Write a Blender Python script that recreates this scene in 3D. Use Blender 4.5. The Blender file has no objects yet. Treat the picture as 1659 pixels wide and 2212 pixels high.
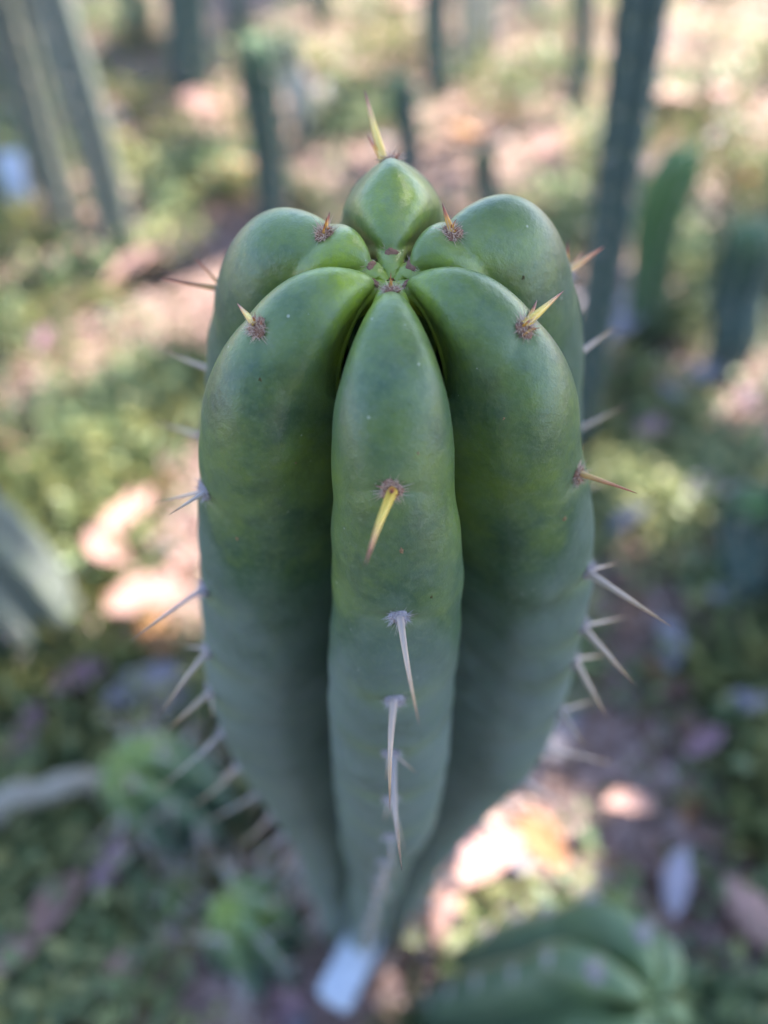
import bpy, math, random
import numpy as np
from mathutils import Vector, Matrix
R = math.radians
random.seed(7); rng = np.random.default_rng(11)
scene = bpy.context.scene

# ------------------------------------------------------------------ camera
PITCH = R(50); APEX_Z = 0.55
CAM = np.array([0.0, -0.133, APEX_Z + 0.0818])
F = 1671.0; CX, CY = 829.5, 1106.0            # photo measured on a 1659 x 2212 grid
cd = bpy.data.cameras.new('camera'); cam = bpy.data.objects.new('camera', cd)
scene.collection.objects.link(cam); scene.camera = cam
cam.location = CAM; cam.rotation_euler = (math.pi / 2 - PITCH, 0, 0)
cd.sensor_fit = 'VERTICAL'; cd.sensor_height = 34.6; cd.sensor_width = 25.95
cd.lens = F / 2212 * 34.6
cd.clip_start = 0.01; cd.clip_end = 300
cd.dof.use_dof = True; cd.dof.focus_distance = 0.150; cd.dof.aperture_fstop = 4.2

# ------------------------------------------------------------------ sky, sun, exposure
SUN = Vector((0.66, 0.50, 0.95)).normalized()
w = bpy.data.worlds.new('World'); scene.world = w; w.use_nodes = True
nt = w.node_tree
sky = nt.nodes.new('ShaderNodeTexSky'); sky.sky_type = 'NISHITA'; sky.sun_disc = False
sky.sun_elevation = math.asin(SUN.z); sky.sun_rotation = math.atan2(SUN.x, SUN.y)
bg = nt.nodes['Background']; bg.inputs['Strength'].default_value = 0.13
nt.links.new(sky.outputs[0], bg.inputs['Color'])
sl = bpy.data.lights.new('sun', 'SUN'); so = bpy.data.objects.new('sun', sl); scene.collection.objects.link(so)
sl.energy = 4.8; sl.angle = R(0.53); sl.color = (1.0, 0.92, 0.80)
so.rotation_euler = (-SUN).to_track_quat('-Z', 'Y').to_euler(); so.location = (3, 3, 6)
vs = scene.view_settings; vs.view_transform = 'Standard'; vs.look = 'None'; vs.exposure = 2.5; vs.gamma = 1.0
vs.use_curve_mapping = False
scene.cycles.use_denoising = True
scene.cycles.max_bounces = 8; scene.cycles.transparent_max_bounces = 8

# ------------------------------------------------------------------ helpers
COL = scene.collection
def ray(px, py):
    x = px - CX; y = CY - py
    return np.array([x, F * math.cos(PITCH) + y * math.sin(PITCH), -F * math.sin(PITCH) + y * math.cos(PITCH)]) / F
def on_ground(px, py, z=0.0):
    d = ray(px, py); return CAM + d * ((z - CAM[2]) / d[2])
def project(P):
    v = np.asarray(P) - CAM
    dep = v[..., 1] * math.cos(PITCH) - v[..., 2] * math.sin(PITCH)
    up = v[..., 1] * math.sin(PITCH) + v[..., 2] * math.cos(PITCH)
    return np.stack([CX + F * v[..., 0] / dep, CY - F * up / dep], -1)

def link(o, parent=None):
    COL.objects.link(o)
    if parent: o.parent = parent
    return o
def mesh_obj(name, verts, faces, mat, parent=None, smooth=True, attrs=None):
    me = bpy.data.meshes.new(name)
    me.from_pydata([tuple(map(float, v)) for v in verts], [], [tuple(map(int, f)) for f in faces])
    return finish(me, name, mat, parent, smooth, attrs)
def grid_mesh(name, V, quads, mat, parent=None, smooth=True, attrs=None):
    V = np.asarray(V, np.float32); quads = np.asarray(quads, np.int32); k = quads.shape[1]
    me = bpy.data.meshes.new(name)
    me.vertices.add(len(V)); me.vertices.foreach_set('co', V.ravel())
    me.loops.add(quads.size); me.loops.foreach_set('vertex_index', quads.ravel())
    me.polygons.add(len(quads)); me.polygons.foreach_set('loop_start', np.arange(0, quads.size, k, dtype=np.int32))
    me.update(calc_edges=True); me.validate()
    return finish(me, name, mat, parent, smooth, attrs)
def finish(me, name, mat, parent, smooth, attrs):
    if smooth: me.polygons.foreach_set('use_smooth', np.ones(len(me.polygons), bool))
    for k, v in (attrs or {}).items():
        a = me.attributes.new(k, 'FLOAT', 'POINT'); a.data.foreach_set('value', np.asarray(v, np.float32))
    if mat: me.materials.append(mat)
    return link(bpy.data.objects.new(name, me), parent)
def empty(name, loc=(0, 0, 0), rz=0):
    o = bpy.data.objects.new(name, None); o.empty_display_size = 0.02; COL.objects.link(o)
    o.location = [float(c) for c in loc]; o.rotation_euler.z = rz; return o
def tag(o, label, cat, group=None):
    o['label'] = label; o['category'] = cat
    if group: o['group'] = group
    return o

# ------------------------------------------------------------------ materials
def new_mat(name, rough=0.6, spec=0.5):
    m = bpy.data.materials.new(name); m.use_nodes = True
    b = m.node_tree.nodes['Principled BSDF']; b.inputs['Roughness'].default_value = rough
    b.inputs['Specular IOR Level'].default_value = spec
    return m, m.node_tree, b
def ramp(nt, src, stops, interp='LINEAR'):
    r = nt.nodes.new('ShaderNodeValToRGB'); r.color_ramp.interpolation = interp
    e = r.color_ramp.elements
    while len(e) < len(stops): e.new(0.5)
    for el, (p, c) in zip(e, stops): el.position = p; el.color = (*c, 1) if len(c) == 3 else c
    nt.links.new(src, r.inputs[0]); return r.outputs[0]
def noise(nt, scale, detail=4, rough=0.55, vec=None, out=0):
    n = nt.nodes.new('ShaderNodeTexNoise'); n.inputs['Scale'].default_value = scale
    n.inputs['Detail'].default_value = detail; n.inputs['Roughness'].default_value = rough
    if vec is None:
        tc = nt.nodes.new('ShaderNodeTexCoord'); vec = tc.outputs['Object']
    nt.links.new(vec, n.inputs['Vector']); return n.outputs[out]
def attr(nt, name):
    a = nt.nodes.new('ShaderNodeAttribute'); a.attribute_name = name; return a.outputs['Fac']
def mth(nt, op, a, b=None, clamp=False):
    n = nt.nodes.new('ShaderNodeMath'); n.operation = op; n.use_clamp = clamp
    for i, v in enumerate((a, b)):
        if v is None: continue
        if isinstance(v, (int, float)): n.inputs[i].default_value = v
        else: nt.links.new(v, n.inputs[i])
    return n.outputs[0]
def mix(nt, fac, a, b, mode='MIX'):
    n = nt.nodes.new('ShaderNodeMix'); n.data_type = 'RGBA'; n.blend_type = mode
    for i, v in ((0, fac), (6, a), (7, b)):
        if isinstance(v, (int, float)): n.inputs[i].default_value = v
        elif isinstance(v, tuple): n.inputs[i].default_value = (*v, 1)
        else: nt.links.new(v, n.inputs[i])
    return n.outputs[2]
def bump(nt, b, height, strength, dist):
    n = nt.nodes.new('ShaderNodeBump'); n.inputs['Strength'].default_value = strength
    n.inputs['Distance'].default_value = dist
    nt.links.new(height, n.inputs['Height']); nt.links.new(n.outputs[0], b.inputs['Normal'])

def cactus_material(name, young, mid, old, rough=0.40, speck=True, sss=0.12):
    m, nt, b = new_mat(name, rough)
    age = attr(nt, 'age')
    n1 = noise(nt, 60, 5, 0.6); n2 = noise(nt, 420, 4, 0.65)
    a = mth(nt, 'ADD', age, mth(nt, 'MULTIPLY', mth(nt, 'SUBTRACT', n1, 0.5), 0.62))
    a = mth(nt, 'ADD', a, mth(nt, 'MULTIPLY', mth(nt, 'SUBTRACT', n2, 0.5), 0.16), clamp=True)
    c = ramp(nt, a, [(0.0, young), (0.16, tuple(0.45 * y + 0.55 * k for y, k in zip(young, mid))), (0.38, mid), (0.62, tuple(0.5 * y + 0.5 * k for y, k in zip(old, mid))), (0.9, old)])
    # blotchy wear and pale dust
    n3 = noise(nt, 170, 6, 0.7)
    c = mix(nt, mth(nt, 'MULTIPLY', ramp(nt, n3, [(0.45, (0, 0, 0)), (0.70, (1, 1, 1))]), 0.36), c, (0.105, 0.165, 0.105))
    if speck:
        n4 = noise(nt, 38, 5, 0.62); n5 = noise(nt, 900, 3, 0.6)
        blo = mth(nt, 'MULTIPLY', ramp(nt, n4, [(0.46, (0, 0, 0)), (0.66, (1, 1, 1))]), mth(nt, 'ADD', -0.08, mth(nt, 'MULTIPLY', age, 0.62), True))
        c = mix(nt, blo, c, (0.155, 0.205, 0.185))                      # patchy waxy bloom
        c = mix(nt, mth(nt, 'MULTIPLY', ramp(nt, noise(nt, 55, 4, .7), [(0.54, (0, 0, 0)), (0.72, (1, 1, 1))]), 0.5), c, (0.026, 0.048, 0.026))
        c = mix(nt, mth(nt, 'MULTIPLY', ramp(nt, n5, [(0.50, (0, 0, 0)), (0.72, (1, 1, 1))]), 0.30), c, (0.15, 0.20, 0.12))
    c = mix(nt, mth(nt, 'MULTIPLY', attr(nt, 'rim'), 0.5), c, (0.16, 0.22, 0.09))
    if speck:
        v = nt.nodes.new('ShaderNodeTexVoronoi'); v.inputs['Scale'].default_value = 330
        tc = nt.nodes.new('ShaderNodeTexCoord'); nt.links.new(tc.outputs['Object'], v.inputs['Vector'])
        sp = mth(nt, 'LESS_THAN', v.outputs['Distance'], mth(nt, 'MULTIPLY', ramp(nt, noise(nt, 300, 1), [(0.52, (0, 0, 0)), (0.72, (1, 1, 1))]), 0.11))
        c = mix(nt, mth(nt, 'MULTIPLY', sp, 0.55), c, (0.42, 0.44, 0.38))
    nt.links.new(c, b.inputs['Base Color'])
    rr = mth(nt, 'ADD', rough - 0.08, mth(nt, 'MULTIPLY', a, 0.16)); nt.links.new(rr, b.inputs['Roughness'])
    h = mth(nt, 'ADD', mth(nt, 'MULTIPLY', noise(nt, 2600, 2), 0.5), mth(nt, 'MULTIPLY', noise(nt, 500, 3), 1.2))
    bump(nt, b, h, 0.35, 0.0004)
    if sss:
        b.inputs['Subsurface Weight'].default_value = sss
        b.inputs['Subsurface Radius'].default_value = (0.5, 1.0, 0.25); b.inputs['Subsurface Scale'].default_value = 0.004
    return m
M = {}
M['cactus'] = cactus_material('cactus_skin', (0.25, 0.33, 0.035), (0.041, 0.089, 0.044), (0.122, 0.168, 0.162), 0.40)
M['cactus_back'] = cactus_material('cactus_skin_blue', (0.10, 0.19, 0.06), (0.036, 0.074, 0.058), (0.046, 0.080, 0.086), 0.5, False, 0)
M['cactus_grey'] = cactus_material('cactus_skin_grey', (0.12, 0.16, 0.09), (0.10, 0.13, 0.11), (0.15, 0.165, 0.155), 0.6, False, 0)
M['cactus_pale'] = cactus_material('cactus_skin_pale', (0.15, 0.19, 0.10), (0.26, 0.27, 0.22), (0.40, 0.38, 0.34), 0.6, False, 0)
M['cactus_green'] = cactus_material('cactus_skin_green', (0.12, 0.22, 0.05), (0.06, 0.13, 0.05), (0.08, 0.13, 0.09), 0.5, False, 0)

M['cactus_pup'] = cactus_material('cactus_skin_pup', (0.16, 0.23, 0.09), (0.075, 0.125, 0.070), (0.050, 0.085, 0.062), 0.45, False, 0)  # arching branch skin, darker towards its base
def spine_material(name, stops):
    m, nt, b = new_mat(name, 0.38)
    t = attr(nt, 'along'); n = noise(nt, 900, 3)
    t2 = mth(nt, 'ADD', t, mth(nt, 'MULTIPLY', mth(nt, 'SUBTRACT', n, 0.5), 0.18), clamp=True)
    nt.links.new(ramp(nt, t2, stops), b.inputs['Base Color'])
    b.inputs['Subsurface Weight'].default_value = 0.15; b.inputs['Subsurface Radius'].default_value = (1, .6, .2)
    b.inputs['Subsurface Scale'].default_value = 0.001
    return m
M['sp_yellow'] = spine_material('spine_yellow', [(0, (0.52, 0.34, 0.04)), (0.45, (0.70, 0.50, 0.12)), (0.74, (0.52, 0.26, 0.13)), (0.88, (0.24, 0.06, 0.05)), (1, (0.07, 0.02, 0.02))])
M['sp_amber'] = spine_material('spine_amber', [(0, (0.46, 0.26, 0.04)), (0.45, (0.58, 0.28, 0.05)), (0.65, (0.34, 0.10, 0.05)), (0.85, (0.14, 0.035, 0.03)), (1, (0.05, 0.02, 0.02))])
M['sp_orange'] = spine_material('spine_orange', [(0, (0.62, 0.42, 0.15)), (0.5, (0.55, 0.25, 0.12)), (0.85, (0.38, 0.10, 0.06)), (1, (0.12, 0.04, 0.03))])
M['sp_old'] = spine_material('spine_old', [(0, (0.46, 0.38, 0.36)), (0.5, (0.55, 0.42, 0.34)), (0.8, (0.42, 0.27, 0.16)), (1, (0.10, 0.06, 0.05))])
M['sp_grey'] = spine_material('spine_grey', [(0, (0.38, 0.35, 0.38)), (0.6, (0.46, 0.38, 0.34)), (0.85, (0.30, 0.20, 0.14)), (1, (0.06, 0.05, 0.05))])
def wool_material(name, c1, c2):
    m, nt, b = new_mat(name, 0.9, 0.2)
    nt.links.new(ramp(nt, noise(nt, 1600, 4, 0.7), [(0.3, c1), (0.68, c2)]), b.inputs['Base Color']); return m
M['wool_young'] = wool_material('wool_brown', (0.10, 0.035, 0.02), (0.34, 0.20, 0.15))
M['hair_young'] = wool_material('hair_tan', (0.34, 0.20, 0.14), (0.72, 0.58, 0.50))
M['hair_old'] = wool_material('hair_grey', (0.30, 0.27, 0.30), (0.62, 0.58, 0.62))
M['wool_old'] = wool_material('wool_grey', (0.13, 0.11, 0.13), (0.55, 0.50, 0.55))
M['scar'] = wool_material('scar_cork', (0.13, 0.07, 0.04), (0.36, 0.25, 0.15))
M['scar_dark'] = wool_material('scar_dark', (0.05, 0.045, 0.02), (0.10, 0.09, 0.04))

# ------------------------------------------------------------------ ground
def soil_material():
    m, nt, b = new_mat('soil', 0.95, 0.2)
    n1 = noise(nt, 5, 6, 0.65); n2 = noise(nt, 45, 6, 0.7); n3 = noise(nt, 260, 3, 0.7)
    c = ramp(nt, n1, [(0.3, (0.13, 0.085, 0.07)), (0.52, (0.30, 0.19, 0.165)), (0.7, (0.44, 0.28, 0.25))])
    c = mix(nt, 0.6, c, ramp(nt, n2, [(0.32, (0.05, 0.035, 0.03)), (0.5, (0.24, 0.17, 0.14)), (0.66, (0.46, 0.33, 0.29))]))
    c = mix(nt, 0.35, c, ramp(nt, n3, [(0.35, (0.04, 0.03, 0.02)), (0.7, (0.40, 0.30, 0.25))]))
    nt.links.new(c, b.inputs['Base Color'])
    bump(nt, b, mth(nt, 'ADD', n2, mth(nt, 'MULTIPLY', n3, 0.4)), 0.8, 0.01)
    return m
def hgt(x, y):
    return (0.012 * np.sin(3.1 * x + 1.3) * np.cos(2.7 * y - 0.4) + 0.006 * np.sin(9.3 * x - 2 * y) * np.sin(8.1 * y + x) - 0.006) * np.exp(-(x * x + y * y) / 60.0)
a = np.linspace(-1, 1, 181); gx = 1.9 * a * 1.0 + 60 * np.sign(a) * np.abs(a) ** 9 * 1.0
GX, GY = np.meshgrid(gx, gx + 0.9, indexing='ij')
V = np.stack([GX, GY, hgt(GX, GY)], -1).reshape(-1, 3); n = len(gx)
i, j = np.meshgrid(np.arange(n - 1), np.arange(n - 1), indexing='ij'); q = (i * n + j).ravel()
g = grid_mesh('ground', V, np.stack([q, q + n, q + n + 1, q + 1], -1), soil_material()); g['kind'] = 'structure'

# ------------------------------------------------------------------ column cactus generator
def spline(pts, nseg=40):
    P = np.asarray(pts, float); P = np.vstack([2 * P[0] - P[1], P, 2 * P[-1] - P[-2]]); out = []
    t = np.linspace(0, 1, nseg, endpoint=False)[:, None]
    for k in range(1, len(P) - 2):
        p0, p1, p2, p3 = P[k - 1:k + 3]
        out.append(0.5 * (2 * p1 + (p2 - p0) * t + (2 * p0 - 5 * p1 + 4 * p2 - p3) * t ** 2 + (3 * p1 - p0 - 3 * p2 + p3) * t ** 3))
    return np.vstack(out + [P[-2][None]])
class Ribbed:
    """ribbed stem: identical ridge curve (rho, z) swept for each rib, clipped at the bisector planes, tubercles between areoles"""
    def __init__(s, prof, nrib, phase, deform, wfac=0.26, flank=0.25):
        c = spline(prof); d = np.r_[0, np.cumsum(np.hypot(*np.diff(c, axis=0).T))]
        s.c, s.d, s.L = c, d, d[-1]; s.n = nrib; s.phase = phase; s.deform = deform; s.wf = wfac; s.fl = flank; s.rc = 0.4 * c[:, 0].max(); s.step = {}
        s.areoles = [[] for _ in range(nrib)]
    def at(s, u):
        rho = np.interp(u, s.d, s.c[:, 0]); z = np.interp(u, s.d, s.c[:, 1])
        e = 0.0025
        dr = np.interp(u + e, s.d, s.c[:, 0]) - np.interp(u - e, s.d, s.c[:, 0])
        dz = np.interp(u + e, s.d, s.c[:, 1]) - np.interp(u - e, s.d, s.c[:, 1])
        l = np.hypot(dr, dz) + 1e-12
        return rho, z, -dz / l, dr / l             # outward normal (rho, z)
    def bulge(s, k, u, lat, w, amp):
        A = [-0.004] + sorted(s.areoles[k]) + [s.L + 0.05]
        A = np.array(A); idx = np.clip(np.searchsorted(A, u) - 1, 0, len(A) - 2)
        a0, a1 = A[idx], A[idx + 1]; tau = np.clip((u - a0) / (a1 - a0), 0, 1)
        b = np.sin(np.pi * tau ** 0.9) ** 1.4 * amp(u)
        return b
    def points(s, k, u, t, amp, notch=0.0006):
        """u (ns,), t (nt,) in -1..1 -> world points"""
        rho, z, nr, nz = s.at(u)
        w = (s.wf + 0.15 * np.exp(-(rho / s.rc) ** 2)) * np.maximum(rho, 0.004) + 0.0004; fl = s.fl; tb = math.tan(math.pi / s.n)
        # depth where the flank meets the bisector plane
        D = np.linspace(0, 1, 240)[None, :] * (1.6 * rho[:, None] + 0.002)
        def lat(de, w):
            x = np.clip(de / w, 0, 1)
            return w * np.sqrt(np.clip(1 - (1 - x) ** 2, 0, None)) + fl * np.maximum(de - w * 0.8, 0)
        Lq = lat(D, w[:, None]) - tb * (rho[:, None] - D * nr[:, None])
        hit = np.argmax(Lq > 0, axis=1); hit[~(Lq > 0).any(1)] = 239
        h1 = np.take_along_axis(D, hit[:, None], 1)[:, 0]; h0 = np.take_along_axis(D, np.maximum(hit - 1, 0)[:, None], 1)[:, 0]
        f1 = np.take_along_axis(Lq, hit[:, None], 1)[:, 0]; f0 = np.take_along_axis(Lq, np.maximum(hit - 1, 0)[:, None], 1)[:, 0]
        dm = h0 + (h1 - h0) * np.clip(-f0 / (f1 - f0 + 1e-12), 0, 1)
        at_ = np.abs(t)[None, :]
        de = dm[:, None] * at_ ** 2
        la = lat(de, w[:, None])
        # tubercles: boundary runs down from the areole toward the groove
        ue = u[:, None] - 0.9 * de
        fade = 1 - at_ ** 6
        bl = s.bulge(k, ue, la, w[:, None], amp)
        for a in s.areoles[k]:
            br = np.exp(-((ue - a) / 0.0013) ** 2) * np.exp(-(la / 0.0045) ** 2)
            bl = bl - notch * br
        bl = bl * fade
        psi = np.clip(la / w[:, None], 0, 1)
        on = np.sqrt(np.clip(1 - psi ** 2, 0, 1)) ; ol = psi
        p = rho[:, None] - (de - bl * on) * nr[:, None]; zz = z[:, None] - (de - bl * on) * nz[:, None]
        ll = (la + bl * ol * 0.8) * np.sign(t)[None, :]
        ph = s.phase + 2 * math.pi * k / s.n
        X = p * math.cos(ph) - ll * math.sin(ph); Y = p * math.sin(ph) + ll * math.cos(ph)
        return s.deform(np.stack([X, Y, zz], -1)), at_ + 0 * de
    def build(s, name, mat, parent, us, nt_, amp, age, notch=0.0006, org=(0, 0, 0)):
        t = np.linspace(-1, 1, nt_); VV, QQ, AG, RM = [], [], [], []; off = 0
        for k in range(s.n):
            P, at_ = s.points(k, us, t, amp, notch); ns = len(us)
            VV.append(P.reshape(-1, 3) - np.asarray(org)); i, j = np.meshgrid(np.arange(ns - 1), np.arange(nt_ - 1), indexing='ij')
            q = (i * nt_ + j).ravel() + off
            QQ.append(np.stack([q, q + nt_, q + nt_ + 1, q + 1], -1)); off += ns * nt_
            sh = us[:, None] - 0.35 * 0.03 * at_
            ag = age(sh)
            if k in s.step:                      # waxy bloom sets in below this areole, in a chevron
                x_ = np.clip((us[:, None] - 0.075 * at_ ** 1.5 - s.step[k]) / 0.012, 0, 1)
                ag = ag - 0.19 * (1 - x_ * x_ * (3 - 2 * x_)) * np.clip((us[:, None] - 0.03) / 0.03, 0, 1)
            AG.append(np.clip(ag, 0, 1).ravel())
            rim = np.zeros_like(sh)
            for a in s.areoles[k]:
                rim += np.exp(-((us[:, None] - a) / 0.0035) ** 2) * np.exp(-(at_ / 0.35) ** 2)
            RM.append(np.clip(rim, 0, 1).ravel())
        return grid_mesh(name, np.vstack(VV), np.vstack(QQ), mat, parent, True, {'age': np.hstack(AG), 'rim': np.hstack(RM)})
    def ridge(s, k, u, amp):
        e = 0.0015
        P, _ = s.points(k, np.array([u - e, u, u + e]), np.array([-0.12, 0, 0.12]), lambda q: 0 * q)
        o = P[1, 1]; du = P[2, 1] - P[0, 1]; dt = P[1, 2] - P[1, 0]
        nrm = np.cross(du, dt); nrm /= np.linalg.norm(nrm)
        ph = s.phase + 2 * math.pi * k / s.n
        if np.dot(nrm, [math.cos(ph), math.sin(ph), 0.6]) < 0: nrm = -nrm
        return o, nrm, du / np.linalg.norm(du)

def tube(path, rad, nseg=8):
    P = np.asarray(path, float); T = np.gradient(P, axis=0); T /= np.linalg.norm(T, axis=1)[:, None]
    ref = np.array([0.31, 0.52, 0.79]); A = np.cross(T, ref); A /= np.linalg.norm(A, axis=1)[:, None]; B = np.cross(T, A)
    th = np.linspace(0, 2 * math.pi, nseg, endpoint=False)
    V = P[:, None] + (A[:, None] * np.cos(th)[None, :, None] + B[:, None] * np.sin(th)[None, :, None]) * np.asarray(rad)[:, None, None]
    n = len(P); i, j = np.meshgrid(np.arange(n - 1), np.arange(nseg), indexing='ij')
    q = np.stack([i * nseg + j, i * nseg + (j + 1) % nseg, (i + 1) * nseg + (j + 1) % nseg, (i + 1) * nseg + j], -1).reshape(-1, 4)
    return V.reshape(-1, 3), q
def spine_geo(base, tip, r0, bend=0.04, n=14):
    b = np.asarray(base, float); t = np.asarray(tip, float); L = np.linalg.norm(t - b)
    side = np.cross((t - b) / L, [0.3, 0.9, 0.2]); side /= np.linalg.norm(side)
    x = np.linspace(0, 1, n)
    P = b + (t - b) * x[:, None] + side * (bend * L * np.sin(np.pi * x))[:, None]
    r = r0 * (np.clip(1 - x, 0, 1) ** 0.85 * 0.93 + 0.05); r[0] *= 1.15
    V, Q = tube(P, r, 10)
    return V, Q, np.repeat(x, 10)

def wool_mesh(name, mat, mat2, seed, nh=230):
    rs = np.random.default_rng(seed)
    # lumpy cushion, unit radius
    V, Fc = [], []
    nu, nv = 10, 16
    for a in range(nu + 1):
        for b in range(nv):
            th = math.pi * a / nu; ph = 2 * math.pi * b / nv
            r = 1 + 0.22 * math.sin(3 * ph + seed) * math.sin(th) + 0.10 * rs.standard_normal()
            V.append((r * math.sin(th) * math.cos(ph), r * math.sin(th) * math.sin(ph), 0.42 * math.cos(th) * r))
    for a in range(nu):
        for b in range(nv):
            Fc.append((a * nv + b, (a + 1) * nv + b, (a + 1) * nv + (b + 1) % nv, a * nv + (b + 1) % nv))
    for _ in range(nh):
        ph = rs.uniform(0, 2 * math.pi); th = math.acos(rs.uniform(-0.1, 1))
        d = np.array([math.sin(th) * math.cos(ph), math.sin(th) * math.sin(ph), math.cos(th)])
        p = d * np.array([0.9, 0.9, 0.38]); e = p + (d + 0.6 * rs.standard_normal(3)) * rs.uniform(0.25, 0.85)
        s_ = np.cross(d, rs.standard_normal(3)); s_ = s_ / np.linalg.norm(s_) * 0.055
        k = len(V); V += [tuple(p - s_), tuple(p + s_), tuple(e)]; Fc.append((k, k + 1, k + 2))
    me = bpy.data.meshes.new(name); me.from_pydata(V, [], Fc); me.materials.append(mat); me.materials.append(mat2)
    me.polygons.foreach_set('material_index', np.array([0] * (nu * nv) + [1] * nh, np.int32))
    me.polygons.foreach_set('use_smooth', np.ones(len(me.polygons), bool)); return me
WOOL = {'young': [wool_mesh('areole', M['wool_young'], M['hair_young'], k) for k in (1, 2, 3)], 'old': [wool_mesh('areole', M['wool_old'], M['hair_old'], k) for k in (4, 5, 6)]}
def basis(nrm, up):
    z = Vector(nrm).normalized(); y = Vector(up); y = (y - z * y.dot(z)).normalized(); x = y.cross(z)
    return Matrix((x, y, z)).transposed()

# ------------------------------------------------------------------ the main cactus
PROF = [(0.0012, -0.0062), (0.004, -0.0036), (0.008, -0.0016), (0.014, -0.0006), (0.021, -0.0012), (0.0285, -0.0042), (0.0345, -0.0098), (0.0395, -0.018),
        (0.0437, -0.030), (0.0475, -0.044), (0.0512, -0.060), (0.0545, -0.078), (0.0570, -0.100), (0.0592, -0.130),
        (0.0592, -0.170), (0.0545, -0.210), (0.0485, -0.250), (0.0430, -0.300), (0.0390, -0.360), (0.0350, -0.420), (0.0310, -0.50), (0.0290, -0.565)]
def deform_main(P):
    x, y, z = P[..., 0], P[..., 1], P[..., 2]
    f = np.clip((z + 0.075) / 0.075, 0, 1); f = f * f * (3 - 2 * f)
    bk = np.clip(y / 0.02, 0, 1); bk = bk * bk * (3 - 2 * bk)          # the far half of the crown stands a little higher and wider
    z2 = z + (0.13 * y + 0.12 * y * bk + 0.07 * x * bk) * f
    x = x * (1 + 0.09 * bk); y = y * (1 + 0.06 * bk)
    lobe = np.clip((y - 0.016) / 0.01, 0, 1) * np.exp(-(x / .014) ** 4); up_ = np.clip((z + 0.010) / 0.013, 0, 1)
    x = x * (1 - 0.26 * lobe * up_ ** 1.5); z2 = z2 + lobe * up_ * (0.0052 * np.exp(-(np.abs(x) / .0065) ** 1.5) - .0022)
    wq = np.clip(np.hypot(x, y) / 0.02 - .2, 0, 1) * np.clip((-z - .002) / .03, 0.12, 1)
    x = x + wq * (0.0005 * np.sin(55 * z + 60 * y + 1.0) + 0.0003 * np.sin(210 * y - 90 * z) + 0.00012 * np.sin(420 * z + 300 * x))
    y = y + wq * (0.0005 * np.sin(50 * z - 70 * x + 2.0) + 0.0003 * np.sin(190 * x + 90 * z) + 0.00012 * np.sin(390 * z - 330 * y))
    zi = [-0.57, -0.40, -0.30, -0.20, -0.12, -0.05, 0.01]; xi = [-0.015, -0.009, -0.004, 0.0, 0.002, 0.0025, 0.0010]
    return np.stack([x + np.interp(z, zi, xi), y, z2 + APEX_Z], -1)
cact = Ribbed(PROF, 6, R(-90), deform_main, 0.272, -0.08)
FC, FR, BR, BB, BL, FL = range(6)
def u_for(k, px):                        # arc position whose ridge point falls on a photo pixel
    u = np.linspace(0.001, 0.30, 900); P, _ = cact.points(k, u, np.array([0.0]), lambda q: 0.001 + 0 * q)
    d = np.linalg.norm(project(P[:, 0]) - np.asarray(px, float), axis=1); return float(u[np.argmin(d)])
known = {FC: [(845, 622), (862, 1058), (877, 1335), (870, 1520), (878, 1632)],
         FL: [(826, 580), (580, 730), (462, 1060), (447, 1272), (455, 1408), (470, 1490)],
         FR: [(862, 578), (1130, 715), (1262, 1025), (1283, 1235), (1275, 1355), (1245, 1430), (1215, 1540)],
         BL: [(826, 550), (700, 505)], BR: [(858, 550), (970, 488)], BB: [(840, 542), (812, 348)]}
extra = {BL: [0.054, 0.082, 0.110, 0.14], BR: [0.054, 0.080, 0.108, 0.138], BB: [0.062, 0.092, 0.122]}
for k, l in known.items():
    us = [u_for(k, p) for p in l]
    for m_ in range(1, len(us)):
        us[m_] = max(us[m_], us[m_ - 1] + 0.008)
    if k == BB: us[1] += 0.0045
    us += extra.get(k, [])
    while us[-1] < 0.53: us.append(us[-1] + 0.029 + random.uniform(-0.003, 0.003))
    cact.areoles[k] = us
AMP = lambda u: 0.00022 + 0.0005 * np.clip(1 - u / 0.14, 0, 1) + 0.0011 * np.exp(-(u / 0.045) ** 2) * np.clip(u / 0.012, 0, 1)
us = np.r_[np.linspace(0, 0.17, 330), np.linspace(0.172, cact.L, 130)]
AGE = lambda u: np.interp(u, [0, 0.006, 0.016, 0.035, 0.07, 0.10, 0.135, 0.6], [0.0, 0.08, 0.22, 0.36, 0.48, 0.70, 0.92, 1.0])
cact.step = {FL: cact.areoles[FL][2], FR: cact.areoles[FR][2], FC: cact.areoles[FC][1] * .4 + cact.areoles[FC][2] * .6}
root = empty('columnar_cactus', (0, 0, 0))
tag(root, 'thick six-ribbed green column cactus with a white tag at its foot', 'cactus')
body = cact.build('body', M['cactus'], root, us, 61, AMP, AGE)

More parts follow.
